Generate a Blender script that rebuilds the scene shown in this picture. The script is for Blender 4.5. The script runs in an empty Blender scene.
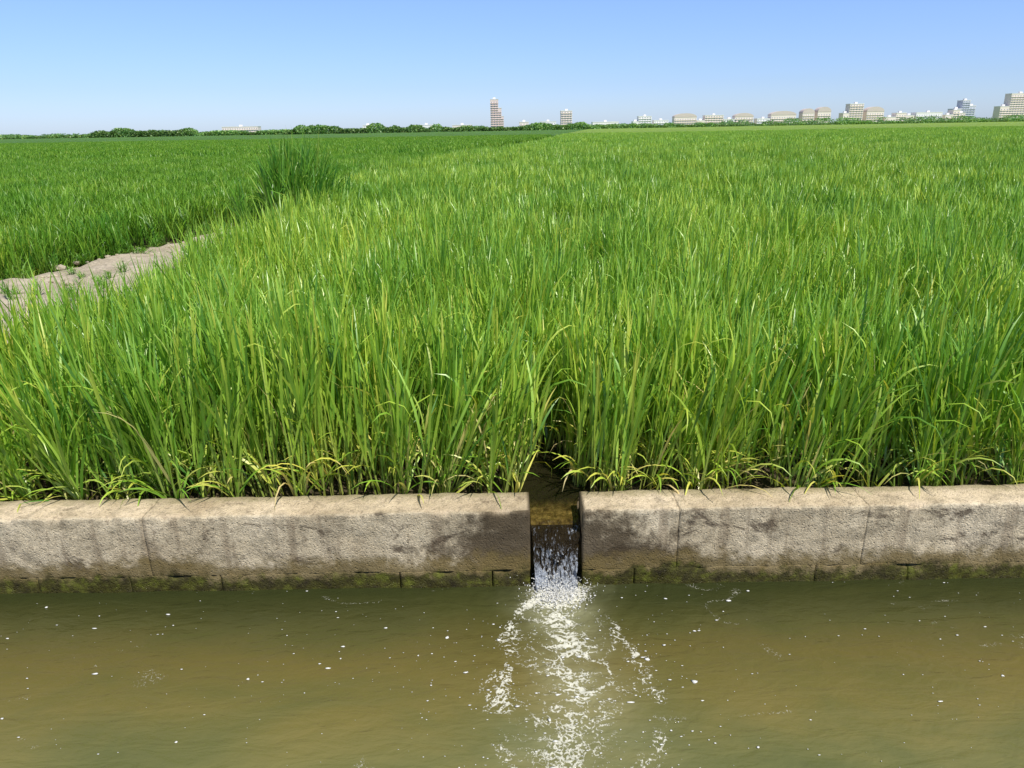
import bpy, bmesh, math, random
import numpy as np
from mathutils import Matrix, Vector, Euler, noise as mnoise
random.seed(7); rng = np.random.default_rng(7)
scene = bpy.context.scene
R = math.radians

# ------------------------------------------------------------------ helpers
def link(o):
    scene.collection.objects.link(o); return o

def mesh_obj(name, verts, faces, mat=None, cols=None, smooth=False, do_link=True, parent=None):
    me = bpy.data.meshes.new(name)
    V = np.asarray(verts, dtype=np.float32)
    if isinstance(faces, np.ndarray):
        n, k = faces.shape
        me.vertices.add(len(V)); me.vertices.foreach_set('co', V.ravel())
        me.loops.add(n*k); me.loops.foreach_set('vertex_index', faces.astype(np.int32).ravel())
        me.polygons.add(n); me.polygons.foreach_set('loop_start', np.arange(0, n*k, k, dtype=np.int32))
        me.update(calc_edges=True); me.validate()
    else:
        me.from_pydata([tuple(v) for v in V.tolist()], [], faces)
    if cols is not None:
        a = me.color_attributes.new('Col', 'FLOAT_COLOR', 'POINT')
        C = np.ones((len(V), 4), dtype=np.float32); C[:, :3] = cols
        a.data.foreach_set('color', C.ravel())
    if smooth:
        me.polygons.foreach_set('use_smooth', np.ones(len(me.polygons), dtype=bool))
    if mat: me.materials.append(mat)
    o = bpy.data.objects.new(name, me)
    if do_link: link(o)
    if parent: o.parent = parent
    return o

def grid_faces(nr, nc):
    i = np.arange(nr-1)[:, None]*nc + np.arange(nc-1)[None, :]
    i = i.ravel()
    return np.stack([i, i+1, i+nc+1, i+nc], axis=1)

_lat = rng.random((256, 256))
def vnoise(x, y):
    x = np.asarray(x, float); y = np.asarray(y, float)
    xi = np.floor(x).astype(int); yi = np.floor(y).astype(int)
    fx = x-xi; fy = y-yi
    fx = fx*fx*(3-2*fx); fy = fy*fy*(3-2*fy)
    g = lambda a, b: _lat[a % 256, b % 256]
    return (g(xi, yi)*(1-fx)+g(xi+1, yi)*fx)*(1-fy)+(g(xi, yi+1)*(1-fx)+g(xi+1, yi+1)*fx)*fy
def fbm(x, y, o=4):
    s = 0; a = .5; t = 0
    for k in range(o):
        s = s+a*vnoise(x*2**k+17.3*k, y*2**k+9.1*k); t += a; a *= .5
    return s/t
def sstep(a, b, x):
    t = np.clip((x-a)/(b-a), 0, 1); return t*t*(3-2*t)

# ------------------------------------------------------------------ node helper
class NT:
    def __init__(s, name):
        s.m = bpy.data.materials.new(name); s.m.use_nodes = True
        s.t = s.m.node_tree; s.t.nodes.clear()
        s.out = s.t.nodes.new('ShaderNodeOutputMaterial')
    def n(s, typ, ins=None, **kw):
        nd = s.t.nodes.new(typ)
        for k, v in kw.items(): setattr(nd, k, v)
        for k, v in (ins or {}).items():
            if isinstance(v, bpy.types.NodeSocket): s.t.links.new(v, nd.inputs[k])
            else: nd.inputs[k].default_value = v
        return nd
    def pos(s): return s.n('ShaderNodeNewGeometry').outputs['Position']
    def mapv(s, v, sc=(1, 1, 1), loc=(0, 0, 0)):
        return s.n('ShaderNodeMapping', {'Vector': v, 'Scale': sc, 'Location': loc}).outputs[0]
    def noise(s, v, scale, detail=4, rough=.55, dist=0):
        return s.n('ShaderNodeTexNoise', {'Vector': v, 'Scale': scale, 'Detail': detail, 'Roughness': rough, 'Distortion': dist}).outputs['Fac']
    def ramp(s, f, stops):
        nd = s.n('ShaderNodeValToRGB', {'Fac': f}); cr = nd.color_ramp
        while len(cr.elements) < len(stops): cr.elements.new(.5)
        for e, (p, c) in zip(cr.elements, stops):
            e.position = p; e.color = (c[0], c[1], c[2], 1) if not isinstance(c, (int, float)) else (c, c, c, 1)
        return nd.outputs['Color']
    def mix(s, f, a, b, bt='MIX'):
        nd = s.n('ShaderNodeMix', data_type='RGBA', blend_type=bt)
        for idx, v in ((0, f), (6, a), (7, b)):
            if isinstance(v, bpy.types.NodeSocket): s.t.links.new(v, nd.inputs[idx])
            else:
                nd.inputs[idx].default_value = v if idx == 0 else (v[0], v[1], v[2], 1)
        return nd.outputs[2]
    def math(s, op, a, b=0.0, c=0.0, clamp=False):
        nd = s.n('ShaderNodeMath', operation=op, use_clamp=clamp)
        for i, v in enumerate((a, b, c)):
            if isinstance(v, bpy.types.NodeSocket): s.t.links.new(v, nd.inputs[i])
            else: nd.inputs[i].default_value = v
        return nd.outputs[0]
    def mr(s, v, a, b, c=0., d=1.):
        return s.n('ShaderNodeMapRange', {'Value': v, 'From Min': a, 'From Max': b, 'To Min': c, 'To Max': d}, interpolation_type='SMOOTHSTEP').outputs[0]
    def bump(s, h, strength=.5, dist=.01, nrm=None):
        d = {'Height': h, 'Strength': strength, 'Distance': dist}
        if nrm is not None: d['Normal'] = nrm
        return s.n('ShaderNodeBump', d).outputs[0]
    def pr(s, **kw):
        ins = {k.replace('_', ' '): v for k, v in kw.items()}
        for k in ('Base Color',):
            if k in ins and isinstance(ins[k], tuple): ins[k] = (*ins[k][:3], 1)
        return s.n('ShaderNodeBsdfPrincipled', ins).outputs[0]
    def done(s, sh):
        s.t.links.new(sh, s.out.inputs[0]); return s.m

def simple(name, col, rough=.8, var=.15, scale=.2):
    k = NT(name); p = k.pos()
    n = k.noise(p, scale, 4)
    c = k.mix(n, tuple(v*(1-var) for v in col), tuple(min(1, v*(1+var)) for v in col))
    return k.done(k.pr(Base_Color=c, Roughness=rough))

# leaf materials (diffuse + transmitted + waxy sheen) --------------------------
def leaf_mat(name, tint=(1, 1, 1), sheen=.06):
    k = NT(name); p = k.pos()
    c = k.n('ShaderNodeAttribute', attribute_name='Col').outputs['Color']
    n1 = k.noise(k.mapv(p, (1, .6, .3)), .55, 2)
    g1 = k.ramp(n1, [(.34, (.76*tint[0], .88*tint[1], .76*tint[2])), (.66, (1.28*tint[0], 1.13*tint[1], 1.1*tint[2]))])
    c = k.mix(1.0, c, g1, 'MULTIPLY')
    d = k.n('ShaderNodeBsdfDiffuse', {'Color': c}).outputs[0]
    t = k.n('ShaderNodeBsdfTranslucent', {'Color': k.mix(1.0, c, (1.25, 1.15, .5), 'MULTIPLY')}).outputs[0]
    g = k.n('ShaderNodeBsdfGlossy', {'Color': (.9, .95, .8, 1), 'Roughness': .40}).outputs[0]
    b = k.n('ShaderNodeMixShader', {0: .32, 1: d, 2: t}).outputs[0]
    return k.done(k.n('ShaderNodeMixShader', {0: sheen, 1: b, 2: g}).outputs[0])
M_rice = leaf_mat('rice_leaf_material', (1.04, 1.10, 1.05))
M_rice2 = leaf_mat('dark_rice_leaf_material', (.62, .80, .62), .03)
M_wild = leaf_mat('wild_grass_material', (.50, .74, .66), .04)

def canopy_mat(name, c0, c1):
    k = NT(name); p = k.pos()
    a = k.noise(k.mapv(p, (1, .35, 1)), .09, 6, .65)
    b = k.noise(p, 2.2, 5, .8)
    f = k.math('ADD', k.math('MULTIPLY', a, .5), k.math('MULTIPLY', b, .5))
    c = k.ramp(f, [(.36, c0), (.62, c1)])
    bm = k.bump(b, 1.0, .4)
    return k.done(k.pr(Base_Color=c, Roughness=.7, Normal=bm, Specular_IOR_Level=.2))
M_can = canopy_mat('rice_canopy_material', (.17, .27, .04), (.28, .41, .06))
M_can2 = canopy_mat('dark_rice_canopy_material', (.07, .16, .025), (.12, .24, .035))

# concrete ------------------------------------------------------------------
def concrete_mat():
    k = NT('weathered_concrete'); p = k.pos()
    sep = k.n('ShaderNodeSeparateXYZ', {0: p}); X, Y, Z = sep.outputs
    inv = lambda s: k.math('SUBTRACT', 1.0, s)
    nb = k.noise(p, 2.2, 5, .65); nm = k.noise(p, 14, 5, .7); nf = k.noise(p, 110, 3, .8)
    base = k.ramp(nb, [(.3, (.43, .345, .22)), (.5, (.58, .485, .325)), (.7, (.72, .61, .43))])
    base = k.mix(1.0, base, k.ramp(nm, [(.3, .60), (.5, 1.0), (.7, 1.15)]), 'MULTIPLY')
    base = k.mix(1.0, base, k.ramp(nf, [(.3, .58), (.5, 1.0), (.75, 1.2)]), 'MULTIPLY')
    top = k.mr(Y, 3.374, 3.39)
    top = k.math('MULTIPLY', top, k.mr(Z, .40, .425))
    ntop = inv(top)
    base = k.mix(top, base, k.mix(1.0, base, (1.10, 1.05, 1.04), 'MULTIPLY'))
    sp = k.noise(k.mapv(p, (1.0, 1, 1.9)), 3.1, 6, .75, .5)
    base = k.mix(k.math('MULTIPLY', k.math('MULTIPLY', k.mr(sp, .54, .64), .85), ntop), base, (.10, .075, .05))
    sp2 = k.noise(k.mapv(p, (1.3, 1, 1.3), (4, 2, 7)), 20, 5, .7)
    base = k.mix(k.math('MULTIPLY', k.mr(sp2, .57, .66), .55), base, (.15, .11, .07))
    # greenish algae tinge along the back of the top
    al = k.math('MULTIPLY', k.mr(k.math('ADD', Y, k.math('MULTIPLY', k.math('SUBTRACT', nm, .5), .25)), 3.50, 3.58), top)
    base = k.mix(k.math('MULTIPLY', al, .55), base, (.15, .14, .05))
    dr = k.noise(k.mapv(p, (11, 1, .8)), 1.0, 4, .65)
    base = k.mix(k.math('MULTIPLY', k.math('MULTIPLY', k.mr(dr, .52, .66), .45), ntop), base, (.20, .145, .09))
    # dark spill stains either side of the outlet, reaching farther low down
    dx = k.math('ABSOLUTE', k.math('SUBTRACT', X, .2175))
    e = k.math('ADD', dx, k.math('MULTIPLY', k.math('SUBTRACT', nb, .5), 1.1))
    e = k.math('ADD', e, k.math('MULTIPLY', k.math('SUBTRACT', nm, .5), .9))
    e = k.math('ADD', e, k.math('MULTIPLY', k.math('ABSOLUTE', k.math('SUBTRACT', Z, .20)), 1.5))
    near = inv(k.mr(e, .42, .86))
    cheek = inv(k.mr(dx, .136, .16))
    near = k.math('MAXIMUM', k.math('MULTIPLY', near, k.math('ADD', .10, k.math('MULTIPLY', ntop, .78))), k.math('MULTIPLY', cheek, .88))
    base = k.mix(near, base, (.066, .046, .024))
    zz = k.math('ADD', Z, k.math('MULTIPLY', k.math('SUBTRACT', nb, .5), .25))
    zz = k.math('ADD', zz, k.math('MULTIPLY', k.math('SUBTRACT', nm, .5), .18))
    och = inv(k.mr(zz, .13, .22)); wet = inv(k.mr(zz, .055, .115))
    base = k.mix(k.math('MULTIPLY', och, .85), base, (.19, .14, .05))
    ms = k.noise(p, 11, 4, .7)
    moss = k.ramp(ms, [(.36, (.026, .022, .008)), (.52, (.065, .062, .012)), (.66, (.14, .155, .02))])
    base = k.mix(k.math('MULTIPLY', wet, .95), base, moss)
    vo = k.n('ShaderNodeTexVoronoi', {'Vector': p, 'Scale': 55.0}).outputs['Distance']
    h = k.math('ADD', nm, k.math('MULTIPLY', nf, .6))
    h = k.math('ADD', h, k.math('MULTIPLY', k.mr(vo, .0, .35), .35))
    bm = k.bump(h, 1.0, .012)
    return k.done(k.pr(Base_Color=base, Roughness=k.mr(zz, .0, .12, .4, .92), Normal=bm, Specular_IOR_Level=.25))
M_conc = concrete_mat()

# soils ---------------------------------------------------------------------
def soil(name, c0, c1, sc=3.0):
    k = NT(name); p = k.pos()
    a = k.noise(p, sc, 6, .7); b = k.noise(p, sc*14, 4, .7)
    c = k.ramp(a, [(.3, c0), (.7, c1)])
    c = k.mix(1.0, c, k.ramp(b, [(.3, .6), (.7, 1.2)]), 'MULTIPLY')
    return k.done(k.pr(Base_Color=c, Roughness=.95, Normal=k.bump(k.math('ADD', a, k.math('MULTIPLY', b, .3)), .9, .04)))
M_mud = soil('wet_mud', (.04, .030, .014), (.12, .09, .04))
M_path = soil('dry_earth', (.34, .28, .19), (.60, .51, .38), 2.0)

# canal water ---------------------------------------------------------------
def water_mat():
    k = NT('murky_canal_water'); p = k.pos()
    sep = k.n('ShaderNodeSeparateXYZ', {0: p}); X, Y, Z = sep.outputs
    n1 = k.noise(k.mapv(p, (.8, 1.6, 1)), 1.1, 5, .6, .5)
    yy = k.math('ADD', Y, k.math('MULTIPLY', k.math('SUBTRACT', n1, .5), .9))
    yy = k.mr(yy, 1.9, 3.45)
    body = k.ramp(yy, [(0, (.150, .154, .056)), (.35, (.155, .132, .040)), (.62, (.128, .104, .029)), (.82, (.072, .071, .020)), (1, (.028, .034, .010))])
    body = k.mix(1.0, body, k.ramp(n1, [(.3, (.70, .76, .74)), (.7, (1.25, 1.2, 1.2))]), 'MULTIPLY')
    fo = k.n('ShaderNodeAttribute', attribute_name='Col').outputs['Color']
    fs = k.n('ShaderNodeSeparateXYZ', {0: fo}); F, T = fs.outputs[0], fs.outputs[1]
    body = k.mix(k.math('MULTIPLY', T, .5), body, (.36, .35, .20))
    wp = k.noise(p, 25, 2, .6)
    pw = k.n('ShaderNodeVectorMath', {0: k.mapv(p, (1, 1, 0)), 1: k.n('ShaderNodeCombineXYZ', {0: k.math('MULTIPLY', wp, .03), 1: k.math('MULTIPLY', wp, -.03)}).outputs[0]}, operation='ADD').outputs[0]
    v1 = k.n('ShaderNodeTexVoronoi', {'Vector': pw, 'Scale': 120.0}, feature='DISTANCE_TO_EDGE').outputs['Distance']
    v3 = k.n('ShaderNodeTexVoronoi', {'Vector': pw, 'Scale': 45.0}, feature='DISTANCE_TO_EDGE').outputs['Distance']
    v2 = k.noise(k.mapv(p, (1, 1, 0)), 70, 4, .85)
    br = k.math('ADD', k.math('MULTIPLY', k.math('SUBTRACT', v2, .5), 1.8), k.math('MULTIPLY', k.math('SUBTRACT', .105, v1), 1.2))
    br = k.math('ADD', br, k.math('MULTIPLY', k.math('SUBTRACT', .11, v3), 2.1))
    f = k.mr(k.math('ADD', F, br), .35, .72)
    f = k.math('MULTIPLY', f, k.mr(F, .08, .28))
    r1 = k.noise(k.mapv(p, (3.0, 8, 1)), 1.6, 3, .5, .6)
    r2 = k.noise(k.mapv(p, (1, 1.7, 1)), 20, 3, .55, .3)
    hh = k.math('ADD', r1, k.math('MULTIPLY', r2, .25))
    bm = k.bump(hh, .7, .02)
    bm = k.bump(f, .5, .005, bm)
    w = k.pr(Base_Color=body, Roughness=.05, IOR=1.33, Normal=bm)
    fm = k.pr(Base_Color=(.72, .70, .58), Roughness=.5, Normal=bm)
    return k.done(k.n('ShaderNodeMixShader', {0: k.math('MULTIPLY', f, .85), 1: w, 2: fm}).outputs[0])
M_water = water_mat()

def froth_mat():
    k = NT('white_froth')
    return k.done(k.pr(Base_Color=(.76, .75, .70), Roughness=.25))
M_froth = froth_mat()

def fall_mat():
    k = NT('falling_water'); p = k.pos()
    sep = k.n('ShaderNodeSeparateXYZ', {0: p}); Z = sep.outputs[2]
    s = k.noise(k.mapv(p, (1, .3, .16)), 80, 4, .65, .8)
    s2 = k.noise(k.mapv(p, (1, .6, .5)), 30, 4, .75, 1.8)
    th = k.mr(Z, .0, .30, .17, -.01)
    f = k.mr(k.math('ADD', k.math('MULTIPLY', k.math('ADD', s, s2), .5), th), .55, .66)
    bm = k.bump(k.math('ADD', s, s2), 1.0, .05)
    w = k.pr(Base_Color=(.040, .028, .012), Roughness=.06, IOR=1.33, Normal=bm, Specular_IOR_Level=1.0)
    wh = k.pr(Base_Color=(.60, .65, .72), Roughness=.25, Normal=bm)
    return k.done(k.n('ShaderNodeMixShader', {0: f, 1: w, 2: wh}).outputs[0])
M_fall = fall_mat()
def inlet_mat():
    k = NT('shallow_inlet_water'); p = k.pos()
    n = k.noise(p, 22, 4, .7); r = k.noise(k.mapv(p, (1, .5, 1)), 26, 3)
    Y = k.n('ShaderNodeSeparateXYZ', {0: p}).outputs[1]
    c = k.ramp(n, [(.35, (.035, .022, .005)), (.55, (.11, .075, .018)), (.75, (.23, .165, .045))])
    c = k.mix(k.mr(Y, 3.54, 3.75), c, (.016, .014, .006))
    return k.done(k.pr(Base_Color=c, Roughness=.05, IOR=1.33, Normal=k.bump(r, 1.0, .04)))
M_inlet = inlet_mat()

# ------------------------------------------------------------------ field geometry (world metres)
WALLF, WALLB, WTOP = 3.37, 3.59, .442
GX0, GX1 = .082, .353
def right_edge(y):   # left border of the near rice field
    return np.interp(y, [3.5, 5, 8.5, 13, 18, 22, 110, 1300], [-3.45, -3.5, -3.25, -3.4, -4.1, -4.1, 6.0, 143])
def left_edge(y):    # right border of the far-left rice field
    return np.where(y < 21, -6.8+.232*(y-9.9), right_edge(y)-.5)

ys = [-2500, -300, -40, -5, .6, 1.05, 1.12, 1.15, 3.46, 3.5, 3.52, 5, 9, 20, 60, 200, 800, 4000]
zs = [.5, .5, .5, .5, .5, .48, .40, -.6, -.6, .2, .27, .28, .28, .28, .28, .28, .28, .28]
xs = np.concatenate([[-4000, -1000, -200, -40], np.linspace(-12, 12, 49), [40, 200, 1000, 4000]])
V = [(x, y, z) for y, z in zip(ys, zs) for x in xs]
mesh_obj('ground', V, grid_faces(len(ys), len(xs)), M_mud)

yy = np.concatenate([np.arange(3.75, 24, .09)]); nc = 46
V = []
for y in yy:
    a = float(left_edge(y))-.15; b = float(right_edge(y))+.1
    if b-a < .5: a = b-.5
    for j in range(nc):
        t = j/(nc-1); x = a+(b-a)*t
        prof = min(1, min(t, 1-t)*(b-a)/.35)
        z = .24+.26*prof**.6+(fbm(x*2.2, y*2.2)-.5)*.12+(fbm(x*9, y*9)-.5)*.06
        V.append((x, y, z))
mesh_obj('dirt_path', V, grid_faces(len(yy), nc), M_path, smooth=True)
vs = []; fs = []
for i in range(260):
    y = random.uniform(6, 19); t = random.random()
    a = float(left_edge(y)); b = float(right_edge(y))
    x = a+(b-a)*(t*.6)+random.uniform(-.05, .05); r = random.choice([.015, .02, .03, .04, .06])*random.uniform(.7, 1.3)
    bm = bmesh.new(); bmesh.ops.create_icosphere(bm, subdivisions=1, radius=r)
    o = len(vs)
    for v in bm.verts:
        c = v.co; k = 1+.35*mnoise.noise(c*30+Vector((i, 0, 0)))
        vs.append((x+c.x*k*1.3, y+c.y*k, .49+c.z*k*.7+r*.1))
    for f in bm.faces: fs.append([o+v.index for v in f.verts])
    bm.free()
mesh_obj('path_stones', vs, fs, M_path)

# ------------------------------------------------------------------ plants
class Blades:
    def __init__(s): s.V = []; s.F = []; s.C = []; s.n = 0
    def add(s, P, az, tilt, bend, L, W, c0, c1, segs=5, power=1.6, twist=None, prof=None):
        n = len(P); t = np.linspace(0, 1, segs+1)
        if prof is None:
            prof = np.interp(t, [0, .2, .55, .8, 1], [.6, 1, .95, .55, .04])
        if twist is None: twist = rng.normal(0, .5, n)
        dx, dy = np.cos(az), np.sin(az)
        pos = np.array(P, float).copy(); out = np.zeros((n, segs+1, 2, 3)); col = np.zeros((n, segs+1, 2, 3))
        for k in range(segs+1):
            th = tilt+bend*t[k]**power
            if k > 0:
                tm = (t[k]+t[k-1])/2; thm = tilt+bend*tm**power; st = L/segs
                pos = pos+np.stack([dx*np.sin(thm)*st, dy*np.sin(thm)*st, np.cos(thm)*st], 1)
            perp = np.stack([-dy, dx, np.zeros(n)], 1)
            nrm = np.stack([dx*np.cos(th), dy*np.cos(th), -np.sin(th)], 1)
            wv = perp*np.cos(twist)[:, None]+nrm*np.sin(twist)[:, None]
            hw = (W*prof[k]*.5)[:, None]
            out[:, k, 0] = pos-wv*hw; out[:, k, 1] = pos+wv*hw
            cc = c0*(1-t[k])+c1*t[k]
            col[:, k, 0] = cc; col[:, k, 1] = cc
        base = s.n+np.arange(n)[:, None]*(2*(segs+1))+np.arange(segs)[None, :]*2
        b = base.ravel()
        s.F.append(np.stack([b, b+1, b+3, b+2], 1)); s.V.append(out.reshape(-1, 3)); s.C.append(col.reshape(-1, 3))
        s.n += n*2*(segs+1)
    def obj(s, name, mat, do_link=False, smooth=True):
        return mesh_obj(name, np.concatenate(s.V), np.concatenate(s.F), mat, np.concatenate(s.C), smooth=smooth, do_link=do_link)

FRESH = np.array([.20, .38, .040]); DEEP = np.array([.08, .21, .028]); LIME = np.array([.42, .57, .070])
TAN = np.array([.50, .46, .16]); YEL = np.array([.70, .66, .13]); DRY = np.array([.62, .50, .26])
def mixc(a, b, t): return a[None]*(1-t[:, None])+b[None]*t[:, None]
def leafcols(n, lime=.4, yel=.03):
    t = np.clip(rng.normal(lime, .33, n), 0, 1)
    c = mixc(FRESH, LIME, t); d = rng.random(n) < .25
    c[d] = mixc(DEEP, FRESH, rng.random(d.sum()))
    q = rng.random(n) < yel
    c[q] = mixc(LIME, YEL, rng.random(q.sum()))
    return c

def clump(name, mat, ntill=8, rad=.05, H=.9, edge=False, segs=6):
    B = Blades()
    n = ntill
    a = rng.random(n)*2*math.pi; r = rad*np.sqrt(rng.random(n))
    P = np.stack([r*np.cos(a), r*np.sin(a), np.zeros(n)], 1)
    az = a+rng.normal(0, .6, n); ti = np.abs(rng.normal(0, .09 if not edge else .12, n))
    SL = H*rng.uniform(.50, .72, n)
    c0 = mixc(TAN, FRESH, rng.uniform(.1, .6, n)); c1 = leafcols(n, .4, 0)
    B.add(P, az, ti, np.full(n, .05), SL, np.full(n, .0095), c0, c1, 2, twist=rng.random(n)*3, prof=np.ones(3))
    for fr, tm, ln, bd in ((.16, .36, .36, .75), (.38, .23, .50, .55), (.6, .16, .56, .45), (.82, .11, .52, .32), (.97, .08, .44, .2)):
        if edge and fr < .38: tm += .2; bd += .6
        q = rng.random(n) < .95
        m = q.sum()
        f = fr+rng.uniform(-.07, .07, m)
        Q = P[q]+np.stack([np.cos(az[q])*np.sin(ti[q]), np.sin(az[q])*np.sin(ti[q]), np.cos(ti[q])], 1)*(SL[q]*f)[:, None]
        la = rng.random(m)*2*math.pi
        L = ln*H/.9*rng.uniform(.7, 1.2, m)
        bend = np.abs(rng.normal(bd, .32, m)); big = rng.random(m) < .09; bend[big] += rng.uniform(.9, 1.8, big.sum())
        low = max(0, .5-fr)*2
        c = leafcols(m, .40, .02+(.38 if edge else .10)*low)
        if edge:
            dd = rng.random(m) < .36*low+.03; c[dd] = mixc(YEL, DRY, rng.random(dd.sum()))
        tip = c*rng.uniform(.95, 1.25, (m, 1)); yt = rng.random(m) < .12; tip[yt] = mixc(LIME, YEL, rng.random(yt.sum()))
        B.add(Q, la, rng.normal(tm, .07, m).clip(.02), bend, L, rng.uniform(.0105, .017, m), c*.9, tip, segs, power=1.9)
    m = max(1, n//5); idx = rng.choice(n, m, replace=False)
    Q = P[idx]+np.stack([np.cos(az[idx])*np.sin(ti[idx]), np.sin(az[idx])*np.sin(ti[idx]), np.cos(ti[idx])], 1)*SL[idx][:, None]
    cp = mixc(LIME, np.array([.5, .52, .16]), rng.random(m))
    B.add(Q, rng.random(m)*6.28, np.full(m, .08), rng.uniform(.4, 1.1, m), rng.uniform(.28, .38, m)*H/.9, np.full(m, .010), cp, cp, 6, prof=np.array([.2, .3, .9, 1, .8, 1, .4]))
    return B.obj(name, mat)

def patch(name, mat, size, nb, W, L=(.32, .54), H=.9, lime=.48, segs=3, tilt=.16):
    B = Blades()
    P = np.stack([rng.uniform(-size/2, size/2, nb), rng.uniform(-size/2, size/2, nb), H*rng.uniform(.22, .68, nb)], 1)
    c = leafcols(nb, lime, .02)
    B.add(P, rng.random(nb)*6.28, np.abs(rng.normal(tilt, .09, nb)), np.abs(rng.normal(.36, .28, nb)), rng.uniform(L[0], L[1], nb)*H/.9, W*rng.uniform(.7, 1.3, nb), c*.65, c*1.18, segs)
    return B.obj(name, mat)

def make_proto(tag, mat):
    col = bpy.data.collections.new(tag+'_clumps')
    L = []
    for i in range(6): L.append(clump('%s_a%02d' % (tag, i), mat, 8, .05))
    for i in range(5): L.append(clump('%s_b%02d' % (tag, i), mat, 9, .06, edge=True, H=.88))
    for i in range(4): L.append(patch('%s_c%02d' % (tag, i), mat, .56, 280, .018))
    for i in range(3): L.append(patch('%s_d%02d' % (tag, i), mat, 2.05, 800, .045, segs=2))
    for o in L: col.objects.link(o)
    return col
C1 = make_proto('rice', M_rice); C2 = make_proto('darkrice', M_rice2); C3 = make_proto('wild', M_wild)

def scatter(name, pts, rot, scl, pid, coll):
    me = bpy.data.meshes.new(name); me.vertices.add(len(pts)); me.vertices.foreach_set('co', np.asarray(pts, np.float32).ravel())
    near = (np.asarray(pid) < 11)
    for nm, tp, d, key in (('rot', 'FLOAT_VECTOR', rot, 'vector'), ('scl', 'FLOAT_VECTOR', scl, 'vector'), ('pid', 'INT', pid, 'value'), ('near', 'BOOLEAN', near, 'value')):
        a = me.attributes.new(nm, tp, 'POINT')
        dt = {'INT': np.int32, 'BOOLEAN': bool}.get(tp, np.float32)
        a.data.foreach_set(key, np.asarray(d, dt).ravel())
    o = bpy.data.objects.new(name, me); link(o)
    g = bpy.data.node_groups.new(name+'_scatter', 'GeometryNodeTree')
    g.interface.new_socket('Geometry', in_out='INPUT', socket_type='NodeSocketGeometry')
    g.interface.new_socket('Geometry', in_out='OUTPUT', socket_type='NodeSocketGeometry')
    N = g.nodes.new; gi = N('NodeGroupInput'); go = N('NodeGroupOutput'); l = g.links.new
    ci = N('GeometryNodeCollectionInfo'); ci.inputs['Collection'].default_value = coll
    ci.inputs['Separate Children'].default_value = True; ci.inputs['Reset Children'].default_value = True
    def at(nm, dt):
        q = N('GeometryNodeInputNamedAttribute'); q.data_type = dt; q.inputs['Name'].default_value = nm
        return q.outputs['Attribute']
    jn = N('GeometryNodeJoinGeometry')
    for real in (True, False):
        ip = N('GeometryNodeInstanceOnPoints'); ip.inputs['Pick Instance'].default_value = True
        sel = at('near', 'BOOLEAN')
        if not real:
            nt_ = N('FunctionNodeBooleanMath'); nt_.operation = 'NOT'; l(sel, nt_.inputs[0]); sel = nt_.outputs[0]
        l(sel, ip.inputs['Selection'])
        l(gi.outputs[0], ip.inputs['Points']); l(ci.outputs[0], ip.inputs['Instance'])
        l(at('pid', 'INT'), ip.inputs['Instance Index']); l(at('rot', 'FLOAT_VECTOR'), ip.inputs['Rotation']); l(at('scl', 'FLOAT_VECTOR'), ip.inputs['Scale'])
        if real:
            rz = N('GeometryNodeRealizeInstances'); l(ip.outputs[0], rz.inputs[0]); l(rz.outputs[0], jn.inputs[0])
        else: l(ip.outputs[0], jn.inputs[0])
    l(jn.outputs[0], go.inputs[0])
    md = o.modifiers.new('scatter', 'NODES'); md.node_group = g
    return o

def jgrid(y0, y1, sp, xl, xr, jit=.45):
    P = []
    ny = int((y1-y0)/sp)
    for j in range(ny):
        y = y0+(j+.5)*sp
        a = xl(y); b = xr(y); nx = int((b-a)/sp)
        if nx < 1: continue
        x = a+(np.arange(nx)+.5)*sp+rng.uniform(-jit, jit, nx)*sp
        P.append(np.stack([x, y+rng.uniform(-jit, jit, nx)*sp], 1))
    return np.concatenate(P)

def euler_lean(n, amt, P, lean_x=.06, k1=.34, k2=.26, front=0.):
    out = np.zeros((n, 3))
    nz = (fbm(P[:, 0]*.8+3, P[:, 1]*.8)-.5)*2; nz2 = (fbm(P[:, 0]*.8+33, P[:, 1]*.8+8)-.5)*2
    for i in range(n):
        tx = lean_x+nz[i]*k1+random.gauss(0, amt); ty = nz2[i]*k2+random.gauss(0, amt)
        if front and P[i, 1] < 3.92: ty -= front
        m = Matrix.Rotation(tx, 3, 'Y') @ Matrix.Rotation(-ty, 3, 'X') @ Matrix.Rotation(random.random()*6.28, 3, 'Z')
        e = m.to_euler(); out[i] = (e.x, e.y, e.z)
    return out

P1 = jgrid(3.68, 9.2, .145, lambda y: float(right_edge(y)), lambda y: .78*y+1.0, .5)
keep = ~((np.abs(P1[:, 0]-.235) < .13) & (P1[:, 1] < 4.25)) & ~((np.abs(P1[:, 0]-.24) < .22) & (P1[:, 1] < 3.9))
# small dark openings between the hills along the front rows
keep &= ~((fbm(P1[:, 0]*3.1+60, P1[:, 1]*1.2+5) < .37) & (P1[:, 1] < 4.1))
P1 = P1[keep]; n1 = len(P1)
s1 = 1.02+(fbm(P1[:, 0]*1.3, P1[:, 1]*1.3)-.5)*.66+rng.normal(0, .07, n1)
s1 *= np.where(P1[:, 1] < 3.95, .92, 1)*np.clip(.84+(P1[:, 0]-right_edge(P1[:, 1]))*.4, .84, 1)
pid1 = rng.integers(0, 6, n1); e = (P1[:, 1] < 4.1) | (rng.random(n1) < .10); pid1[e] = rng.integers(6, 11, e.sum())
r1 = euler_lean(n1, .07, P1, .05, .28, .22, front=.10)
P2 = jgrid(9.0, 46, .5, lambda y: float(right_edge(y)), lambda y: .78*y+1); n2 = len(P2)
s2 = 1.0+(fbm(P2[:, 0]*.9, P2[:, 1]*.9)-.5)*.55+rng.normal(0, .04, n2)
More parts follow.
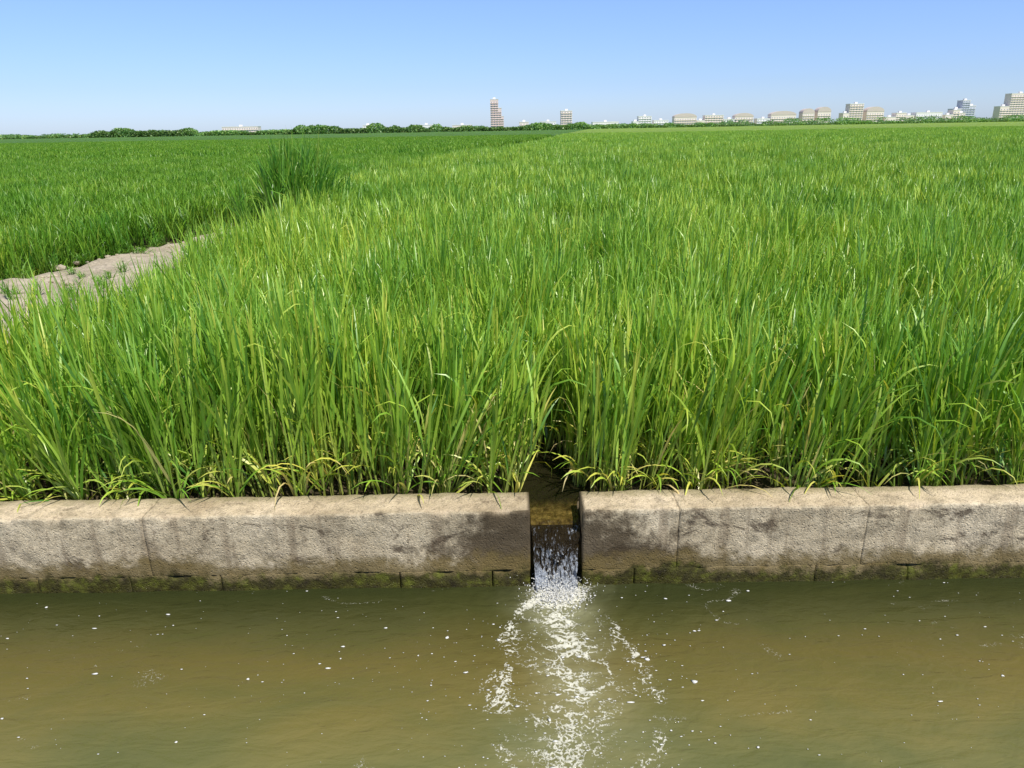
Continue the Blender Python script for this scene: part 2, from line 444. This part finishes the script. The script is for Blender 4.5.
pid2 = rng.integers(11, 15, n2); r2 = euler_lean(n2, .05, P2, .04, .18, .12)
P3 = jgrid(45.5, 150, 2.0, lambda y: float(right_edge(y))+1, lambda y: .76*y+3); n3 = len(P3)
s3 = 1.0+(fbm(P3[:, 0]*.15, P3[:, 1]*.15)-.5)*.22; pid3 = rng.integers(15, 18, n3)
r3 = np.zeros((n3, 3)); r3[:, 2] = rng.random(n3)*6.28
def stack(*a): return np.concatenate(a)
PP = stack(P1, P2, P3); S = stack(s1, s2, s3); SX = np.ones(len(PP))
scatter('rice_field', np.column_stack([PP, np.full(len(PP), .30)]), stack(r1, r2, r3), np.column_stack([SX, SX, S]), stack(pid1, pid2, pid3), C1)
Q1 = jgrid(7.5, 12.5, .16, lambda y: max(-.78*y-.7, -9.5), lambda y: float(left_edge(y))); m1 = len(Q1)
Q2 = jgrid(10, 46, .5, lambda y: -.78*y-1, lambda y: float(left_edge(y))-.2)
Q2 = Q2[(Q2[:, 1] > 12.3) | (Q2[:, 0] < -9.3)]; m2 = len(Q2)
Q3 = jgrid(45.5, 150, 2.0, lambda y: -.76*y-3, lambda y: float(left_edge(y))-1); m3 = len(Q3)
QQ = stack(Q1, Q2, Q3)
S = stack(np.full(m1, .78), np.full(m2, .80), np.full(m3, .9))*(1+(fbm(QQ[:, 0]*.6, QQ[:, 1]*.6)-.5)*.16)
pid = stack(rng.integers(0, 6, m1), rng.integers(11, 15, m2), rng.integers(15, 18, m3))
rr = stack(euler_lean(m1, .05, Q1), euler_lean(m2, .03, Q2, .04, .15, .1), np.column_stack([np.zeros(m3), np.zeros(m3), rng.random(m3)*6.28]))
scatter('rice_field', np.column_stack([QQ, np.full(len(QQ), .30)]), rr, np.column_stack([np.ones(len(QQ)), np.ones(len(QQ)), S]), pid, C2)
k = 120; T = np.column_stack([-3.72+rng.normal(0, .42, k), 13.3+rng.normal(0, .5, k), np.full(k, .45)])
hh = 1.72*np.exp(-((T[:, 0]+3.72)/1.0)**2)*rng.uniform(.75, 1.05, k)
scatter('wild_grass_tuft', T, euler_lean(k, .12, T, .1), np.column_stack([np.full(k, 1.6), np.full(k, 1.6), hh]), rng.integers(0, 6, k), C3)
k = 150; ty = rng.uniform(6, 19, k); ta = left_edge(ty); tb = right_edge(ty); tt = rng.beta(.35, .35, k)
T = np.column_stack([ta+(tb-ta)*tt, ty, np.full(k, .47)])
scatter('path_weeds', T, euler_lean(k, .2, T), np.column_stack([np.full(k, .6)]*2+[rng.uniform(.12, .3, k)]), rng.integers(6, 11, k), C3)

def canopy(name, fa, fb, mat, z0, z1):
    nr, ncx = 150, 90; V = []
    for j in range(nr):
        y = 38*(1250/38)**(j/(nr-1)); a, b = fa(y), fb(y)
        x = a+(b-a)*np.linspace(0, 1, ncx)
        z = np.interp(y, [125, 160], [z0, z1])+(fbm(x*.3, np.full(ncx, y*.3))-.5)*.18
        V.append(np.column_stack([x, np.full(ncx, y), z]))
    mesh_obj(name, np.concatenate(V), grid_faces(nr, ncx), mat, smooth=True)
canopy('rice_canopy', lambda y: float(right_edge(y)), lambda y: .95*y, M_can, .95, 1.16)
canopy('rice_canopy', lambda y: -.95*y, lambda y: float(left_edge(y)), M_can2, .75, 1.0)

# ------------------------------------------------------------------ concrete wall
def block(x0, x1, yf, yb, z0, z1, amp, seed, vs, fs, step=.012, bev=.007):
    prof = []
    nf = max(6, int((z1-z0)/.014))
    for i in range(nf): prof.append((yf, z0+(z1-bev-z0)*i/(nf-1), 0))
    prof.append((yf+bev*.3, z1-bev*.3, 1))
    nt = max(5, int((yb-yf)/.016))
    for i in range(nt): prof.append((yf+bev+(yb-yf-2*bev)*i/(nt-1), z1, 0))
    prof.append((yb-bev*.3, z1-bev*.3, 1)); prof.append((yb, z1-bev, 0)); prof.append((yb, z0, 0))
    nx = max(3, int((x1-x0)/step)); off = len(vs); m = len(prof)
    for i in range(nx+1):
        x = x0+(x1-x0)*i/nx
        ed = min(x-x0, x1-x); rnd = .002*math.exp(-ed/.004)
        ch = max(0, mnoise.fractal(Vector((x*7+seed, 3, 1)), .8, 2.2, 4)-.05)*.028
        for (y, z, c) in prof:
            q = Vector((x*4+seed, y*4, z*4)); d = mnoise.fractal(q, .9, 2.1, 5)*amp
            d2 = mnoise.fractal(q*2.5+Vector((9, 9, 9)), .8, 2.1, 4)*amp*.6
            near = math.exp(-abs(z1-z)/.015)*math.exp(-abs(y-yf)/.015)
            zz = z+(d2 if z > z0+.02 else 0)-ch*near-(rnd if z > z1-.02 else 0)
            vs.append((x, y+d+ch*near+(rnd if y < yf+.01 else 0), zz))
    for i in range(nx):
        for j in range(m-1):
            a = off+i*m+j; fs.append((a, a+m, a+m+1, a+1))
    fs.append(tuple(off+j for j in range(m))); fs.append(tuple(off+nx*m+j for j in reversed(range(m))))

def wall(joints, ticks, seed):
    vs, fs = [], []
    for i in range(len(joints)-1):
        block(joints[i]+.0008, joints[i+1]-.0008, WALLF+random.uniform(-.0005, .0005), WALLB, .098, WTOP+random.uniform(-.0005, .0005), .009, seed, vs, fs)
    for i in range(len(ticks)-1):
        block(ticks[i]+.003, ticks[i+1]-.003, WALLF-.001+random.uniform(-.001, .001), WALLB-.01, -.26, .0975, .009, seed, vs, fs, bev=.002)
    return mesh_obj('concrete_wall', vs, fs, M_conc, smooth=True)
Lj = [-7.9, -5.9, -3.9, -1.915, GX0]
Lt = [-7.9, -6, -5.4, -4.9, -4.4, -3.9, -3.45, -3.0, -2.53, -2.04, -1.556, -.61, -.12, GX0]
Rj = [GX1, .85, 1.823, 4.3, 6.3, 7.9]
Rt = [GX1, .63, 1.59, 2.08, 3.04, 3.5, 4, 4.5, 5, 5.5, 6, 7.9]
wall(Lj, Lt, 11); wall(Rj, Rt, 311)
vs, fs = [], []
block(GX0-.02, GX1+.02, 3.47, 4.0, -.25, .285, .006, 777, vs, fs)
mesh_obj('outlet_sill', vs, fs, M_conc, smooth=True)

nx, ny = 50, 90
X, Y = np.meshgrid(np.linspace(0, 1, nx), np.linspace(3.455, 4.4, ny))
W = .13+.16*sstep(3.62, 4.2, Y); xx = .2175+(X-.5)*2*W
zz = .322+(fbm(xx*16, Y*12)-.5)*.016-.02*sstep(3.5, 3.455, Y)
mesh_obj('inlet_water', np.column_stack([xx.ravel(), Y.ravel(), zz.ravel()]), grid_faces(ny, nx), M_inlet, smooth=True)
nx, nt = 90, 110
U, T = np.meshgrid(np.linspace(0, 1, nx), np.linspace(0, 1, nt))
xx = .2175+(U-.5)*(.262-.05*T)
yv = 3.462-.15*T**.9; zv = .312-.32*T**1.5
dn = (fbm(U*5+T*1.8, T*2.6)-.5)*.085*sstep(0, .25, T)+(fbm(U*22+T*3, T*8)-.5)*.035*sstep(.05, .5, T)
yv = yv+dn; xx = xx+(fbm(U*6, T*5+9)-.5)*.03*T; zv = zv-.05*(fbm(U*4+5, T*0+2)-.5)*sstep(0, .1, T)
mesh_obj('waterfall', np.column_stack([xx.ravel(), yv.ravel(), zv.ravel()]), grid_faces(nt, nx), M_fall, smooth=True)

# ------------------------------------------------------------------ canal water
xs = np.concatenate([np.linspace(-9, -1.0, 120, endpoint=False), np.linspace(-1.0, 1.4, 600, endpoint=False), np.linspace(1.4, 9, 120)])
ysw = np.linspace(1.0, 3.46, 560)
X, Y = np.meshgrid(xs, ysw)
CX = .235
wa = fbm(X*3.2+4, Y*3.2+1)-.5; wb = fbm(X*3.2+40, Y*3.2+21)-.5
u = X-CX+wa*.20; v = 3.34-Y+wb*.16
r = np.sqrt(u*u+(v+.02)**2); th = np.arctan2(u, np.maximum(v, 0)+.10)
wob = fbm(X*6+7, Y*6)-.5
w = np.interp(v, [0, .2, .5, .75, .95, 1.15, 1.4], [.08, .19, .31, .36, .34, .27, .16])
wc = .055+.10*np.clip(v, 0, 2)
Fc = np.exp(-(u/wc)**2)*np.interp(v, [0, .15, .5, 1.0, 1.4, 1.7], [1.3, .95, .82, .72, .5, .1])
ed = (np.abs(u)-w)
Fe = np.exp(-(ed/.036)**2)*np.interp(v, [0, .1, .9, 1.15, 1.4], [.4, .85, .9, .65, .25])*sstep(.28, .50, fbm(X*5+31, Y*5+7))
Fi = sstep(.05, -.05, ed)*np.interp(v, [0, .2, 1.0, 1.3], [.6, .85, .6, .2])
rid = 1-np.abs(2*vnoise(r*20+wob*5, th*3.4+wob*3)-1)
rid2 = 1-np.abs(2*fbm(X*13+wob*6, Y*24+wa*10, 3)-1)
rid3 = 1-np.abs(2*vnoise(X*19+wb*16, Y*21+wa*16)-1)
R1 = sstep(.74, .99, rid); R2 = sstep(.80, .99, rid2); R3 = sstep(.78, 1, rid3)
L = np.maximum(R1, np.maximum(R2, R3*.85))
foam = Fc*(.14+.78*L)+Fe*(.20+.72*np.maximum(R2, R3))+Fi*.50*np.maximum(R1*.85, R3*R2*1.3)*sstep(.36, .55, fbm(X*3+50, Y*3))
foam += 1.2*np.exp(-(u/.14)**2-((v-.04)/.09)**2)
tr = 1-np.abs(2*fbm(X*1.3+70, Y*2.6+11, 3)-1)
foam += .24*sstep(.94, 1, tr)*sstep(.50, .62, fbm(X*5+9, Y*5+3))
foam *= np.where(3.36-Y > 0, 1, 0)
turb = np.exp(-(u/(wc*1.8))**2)*np.interp(v, [0, .5, 1.2, 1.7], [1, .8, .5, .2])+.8*np.exp(-(u/.2)**2-(v/.2)**2)
turb = turb*(.25+1.3*fbm(X*9, Y*12))
amp = .5*np.exp(-r/.5)
Zw = (np.sin(r*60+wob*7)*.004+(fbm(X*16, Y*16)-.5)*.022)*amp*1.4+(fbm(X*2.3, Y*5)-.5)*.006+turb*(fbm(X*22, Y*26)-.5)*.014
cols = np.zeros((X.size, 3)); cols[:, 0] = np.clip(foam, 0, 1).ravel(); cols[:, 1] = np.clip(turb, 0, 1).ravel()
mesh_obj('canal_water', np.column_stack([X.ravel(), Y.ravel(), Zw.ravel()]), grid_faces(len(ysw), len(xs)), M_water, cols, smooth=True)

bmt = bmesh.new(); bmesh.ops.create_icosphere(bmt, subdivisions=1, radius=1)
IV = np.array([v.co[:] for v in bmt.verts]); IF = np.array([[v.index for v in f.verts] for f in bmt.faces]); bmt.free()
def blobs(name, P, Rr, mat, stretch=None, jit=.10):
    n = len(P); s = np.ones((n, 3)) if stretch is None else stretch
    V = IV[None]*Rr[:, None, None]*s[:, None, :]
    V = V*(1+rng.normal(0, jit, V.shape[:2]))[..., None]+P[:, None, :]
    F = IF[None]+(np.arange(n)*len(IV))[:, None, None]
    return mesh_obj(name, V.reshape(-1, 3), F.reshape(-1, 3), mat, smooth=True)
n = 1400
px = CX-.01+rng.normal(0, .075, n); py = 3.29+rng.normal(0, .05, n)-np.abs(rng.normal(0, .03, n)); pz = np.abs(rng.normal(0, .05, n))
st = np.column_stack([np.ones(n), np.ones(n), rng.uniform(.8, 2.0, n)])
m = 350
P = np.concatenate([np.column_stack([px, py, pz]), np.column_stack([CX+rng.normal(0, .065, m), 3.28+rng.normal(0, .045, m), rng.uniform(-.002, .015, m)])])
Rr = np.concatenate([rng.uniform(.0010, .0032, n), rng.uniform(.002, .006, m)])
blobs('splash_droplets', P, Rr, M_froth, np.concatenate([st, np.ones((m, 3))]))
n = 1200
cl = rng.uniform(-3.2, 3.4, 46); cy = rng.uniform(1.6, 3.3, 46); ci = rng.integers(0, 46, 520)
fx = np.concatenate([cl[ci]+rng.normal(0, .26, 520), rng.uniform(-3.2, 3.4, 230), CX+rng.normal(0, .42, 450)])
fy = np.clip(np.concatenate([cy[ci]+rng.normal(0, .12, 520), rng.uniform(1.5, 3.33, 230), rng.uniform(1.9, 3.1, 450)]), 1.4, 3.35)
fr = rng.gamma(1.4, .0010, n)+.0009; big = rng.random(n) < .025; fr[big] = rng.uniform(.005, .012, big.sum())
k_ = np.column_stack([rng.uniform(.8, 2.0, n), rng.uniform(.5, 1.1, n), np.full(n, .3)])
blobs('floating_foam', np.column_stack([fx, fy, np.full(n, .003)]), fr, M_froth, k_, .25)

B = Blades(); n = 26
P = np.column_stack([-1.22+rng.normal(0, .07, n), 1.10+rng.normal(0, .03, n), np.full(n, .42)])
c = mixc(DRY, TAN, rng.random(n))
B.add(P, rng.random(n)*6.28, rng.uniform(.1, .5, n), rng.uniform(.2, .9, n), rng.uniform(.2, .42, n), np.full(n, .004), c, c)
B.obj('bank_weed', M_wild, do_link=True)

# ------------------------------------------------------------------ distant reeds & trees
M_tree = leaf_mat('hazy_tree_foliage', (1.05, .86, 3.2), .03); M_reed = leaf_mat('hazy_reed_foliage', (1.15, .95, 2.6), .03)  # blue-heavy tints paint distance haze into the foliage colour
def foliage_line(name, segs, mat, size, dens, depth=12, base=.8):
    VV = []; CC = []
    for (x0, x1, y0, y1, h0, h1) in segs:
        L = abs(x1-x0); n = int(L*dens)
        t = rng.random(n); x = x0+(x1-x0)*t; y = y0+(y1-y0)*t+rng.uniform(-depth/2, depth/2, n)
        nz = fbm(x/9+y0, np.zeros(n)+y0*.1, 4); nz = np.clip((nz-.3)/.4, 0, 1)
        H = (h0+(h1-h0)*nz)*np.clip(np.minimum(t, 1-t)*12, .25, 1)
        z = base+H*rng.random(n)**.7
        s = size*rng.uniform(.5, 1.2, n)
        a = rng.normal(size=(n, 3)); a /= np.linalg.norm(a, axis=1)[:, None]; b = np.cross(a, rng.normal(size=(n, 3))); b /= np.linalg.norm(b, axis=1)[:, None]
        c = np.stack([x, y, z], 1)
        q = np.stack([c-a*s[:, None], c+b*s[:, None]*.7, c+a*s[:, None], c-b*s[:, None]*.7], 1)
        VV.append(q.reshape(-1, 3)); co = mixc(DEEP*1.3, FRESH, rng.random(n))*(.8+.6*nz[:, None]); CC.append(np.repeat(co, 4, 0))
    V = np.concatenate(VV); F = np.arange(len(V)).reshape(-1, 4)
    return mesh_obj(name, V, F, mat, np.concatenate(CC))
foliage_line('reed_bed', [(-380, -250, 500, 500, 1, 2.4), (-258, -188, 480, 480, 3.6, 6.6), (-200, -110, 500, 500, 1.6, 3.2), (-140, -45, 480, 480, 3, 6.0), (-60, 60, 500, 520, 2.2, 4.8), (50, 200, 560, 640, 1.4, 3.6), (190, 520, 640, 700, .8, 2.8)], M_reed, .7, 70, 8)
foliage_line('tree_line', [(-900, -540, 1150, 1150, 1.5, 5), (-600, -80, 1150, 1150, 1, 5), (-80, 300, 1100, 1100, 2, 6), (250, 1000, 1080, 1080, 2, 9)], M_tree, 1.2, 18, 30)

# ------------------------------------------------------------------ distant buildings
def bmat(name, c): return simple(name, c, .85, .08, .05)
M_b = [bmat('cream_render', (.82, .72, .64)), bmat('pale_render', (.84, .81, .79)), bmat('pink_render', (.80, .65, .60)), bmat('grey_render', (.58, .60, .66))]  # pale wall colours with aerial haze mixed in
M_win = simple('window_glass_dark', (.34, .37, .42), .3, .1); M_roofm = bmat('roof_tiles', (.62, .53, .48))
def boxv(vs, fs, x0, x1, y0, y1, z0, z1):
    o = len(vs)
    vs += [(x0, y0, z0), (x1, y0, z0), (x1, y1, z0), (x0, y1, z0), (x0, y0, z1), (x1, y0, z1), (x1, y1, z1), (x0, y1, z1)]
    fs += [(o, o+3, o+2, o+1), (o+4, o+5, o+6, o+7), (o, o+1, o+5, o+4), (o+1, o+2, o+6, o+5), (o+2, o+3, o+7, o+6), (o+3, o, o+4, o+7)]
def building(name, x, w, h, y=1200, mat=0, kind='flat', d=16):
    e = bpy.data.objects.new(name, None); e.location = (x, y, .3); link(e)
    wv, wf, gv, gf, rv, rf = [], [], [], [], [], []
    parts = [(-w/2, w/2, 0, h)]
    if kind == 'step': parts = [(-w/2, -w*.12, 0, h*.62), (-w*.12, w*.22, 0, h), (w*.22, w/2, 0, h*.75)]
    if kind == 'tower': parts = [(-w/2, w*.1, 0, h), (w*.1, w*.34, 0, h*.72), (w*.34, w/2, 0, h*.45)]
    if kind == 'stepl': parts = [(-w/2, -w*.2, 0, h*.55), (-w*.2, w/2, 0, h)]
    for (a, b, z0, z1) in parts:
        if kind == 'arch':
            boxv(wv, wf, a, b, 0, d, 0, z1*.72)
            o = len(rv); K = 12
            for yy_ in (-.3, d+.3):
                for q in range(K+1):
                    an = math.pi*q/K; rv.append(((a+b)/2-(b-a)/2*1.03*math.cos(an), yy_, z1*.72+z1*.28*math.sin(an)))
            for q in range(K): rf.append((o+q, o+q+1, o+K+2+q, o+K+1+q))
            rf.append(tuple(o+q for q in range(K+1))); rf.append(tuple(o+K+1+q for q in reversed(range(K+1))))
            top = z1*.72
        else:
            boxv(wv, wf, a, b, 0, d, 0, z1); boxv(rv, rf, a-.3, b+.3, -.3, d+.3, z1+.003, z1+.8)
            if b-a > 8: boxv(rv, rf, (a+b)/2-2, (a+b)/2+2, 4, 8, z1+.803, z1+3.2)
            top = z1
        ns = max(1, int(top/3.2)); nb = max(2, int((b-a)/3.6)); bw = (b-a)/nb
        for s_ in range(ns):
            zz_ = 1.0+s_*3.2
            if zz_+1.7 > top: break
            for q in range(nb):
                xc = a+(q+.5)*bw; boxv(gv, gf, xc-bw*.2, xc+bw*.2, -.06, .1, zz_, zz_+1.4)
            boxv(wv, wf, a+.1, b-.1, -1.0, -.07, zz_-.9, zz_-.5)
    mesh_obj('walls', wv, wf, M_b[mat], parent=e); mesh_obj('windows', gv, gf, M_win, parent=e); mesh_obj('roof', rv, rf, M_roofm if kind == 'arch' else M_b[1], parent=e)
building('high_rise_tower', -16, 20, 44, mat=2, kind='tower')
building('apartment_block', 90, 17, 26, mat=0, kind='flat')
building('low_house', 62, 24, 11, mat=1)
building('low_house', -125, 26, 9, mat=1, kind='flat'); building('low_house', -215, 14, 10, mat=1); building('low_house', -410, 55, 11, mat=0)
building('low_house', 25, 14, 11, mat=0); building('low_house', 150, 40, 9, mat=1); building('low_house', -70, 30, 8, mat=0)
building('low_house', 235, 22, 10, mat=1); building('low_house', 340, 18, 10, mat=1); building('low_house', 392, 20, 10, mat=1)
building('apartment_block', 206, 28, 16, mat=1, kind='stepl')
building('apartment_block', 272, 34, 20, mat=0, kind='arch'); building('apartment_block', 310, 40, 16, mat=0, kind='stepl')
building('apartment_block', 362, 28, 19, mat=0, kind='arch'); building('apartment_block', 422, 38, 21, mat=0, kind='arch')
building('apartment_block', 460, 18, 24, mat=0, kind='arch'); building('apartment_block', 484, 20, 26, mat=0, kind='arch')
building('apartment_block', 528, 30, 29, mat=0, kind='stepl'); building('apartment_block', 562, 26, 25, mat=0, kind='arch')
building('low_house', 600, 44, 15, mat=0, kind='step'); building('low_house', 645, 40, 15, mat=1)
building('apartment_block', 685, 30, 18, mat=0, kind='step'); building('apartment_block', 712, 34, 32, y=1225, mat=3, kind='step')
building('apartment_block', 775, 46, 40, mat=0, kind='stepl'); building('apartment_block', 840, 60, 28, mat=0)

# ------------------------------------------------------------------ light, sky, camera
world = bpy.data.worlds.new('World'); scene.world = world; world.use_nodes = True
nt = world.node_tree; bg = nt.nodes['Background']
sky = nt.nodes.new('ShaderNodeTexSky'); sky.sky_type = 'NISHITA'; sky.sun_disc = False
az = Vector((.55, -.83)); az.normalize(); EL = R(58)
sky.sun_elevation = EL; sky.sun_rotation = math.atan2(az.x, az.y); sky.air_density = 1.0; sky.dust_density = .3; sky.ozone_density = 4.0
tc = nt.nodes.new('ShaderNodeTexCoord'); sx = nt.nodes.new('ShaderNodeSeparateXYZ'); nt.links.new(tc.outputs['Generated'], sx.inputs[0])
rp = nt.nodes.new('ShaderNodeValToRGB'); nt.links.new(sx.outputs[2], rp.inputs[0])
st_ = [(0, (.47, .57, .87)), (.05, (.48, .55, .79)), (.15, (.58, .63, .83)), (.45, (.46, .46, .50))]
cr = rp.color_ramp
while len(cr.elements) < 4: cr.elements.new(.5)
for e_, (p_, c_) in zip(cr.elements, st_): e_.position = p_; e_.color = (*c_, 1)
mx = nt.nodes.new('ShaderNodeVectorMath'); mx.operation = 'MULTIPLY'
nt.links.new(sky.outputs[0], mx.inputs[0]); nt.links.new(rp.outputs[0], mx.inputs[1])
m2_ = nt.nodes.new('ShaderNodeVectorMath'); m2_.operation = 'SCALE'; m2_.inputs['Scale'].default_value = 2.0
nt.links.new(mx.outputs[0], m2_.inputs[0])
nt.links.new(m2_.outputs[0], bg.inputs[0]); bg.inputs[1].default_value = .10
sd = bpy.data.lights.new('sun', 'SUN'); sd.energy = 5.0; sd.angle = R(.5); sd.color = (1, .96, .89)
so = link(bpy.data.objects.new('sun', sd))
dirv = Vector((az.x*math.cos(EL), az.y*math.cos(EL), math.sin(EL)))
so.rotation_euler = dirv.to_track_quat('Z', 'Y').to_euler()
cd = bpy.data.cameras.new('camera'); cd.lens = 26; cd.sensor_width = 36; cd.clip_end = 9000; cd.clip_start = .05
co = link(bpy.data.objects.new('camera', cd))
co.matrix_world = Matrix.Translation((0, 0, 2.3)) @ (Matrix.Rotation(R(90-19.05), 4, 'X') @ Matrix.Rotation(R(-.95), 4, 'Z'))
scene.camera = co
scene.view_settings.view_transform = 'Standard'; scene.view_settings.look = 'None'; scene.view_settings.exposure = 0
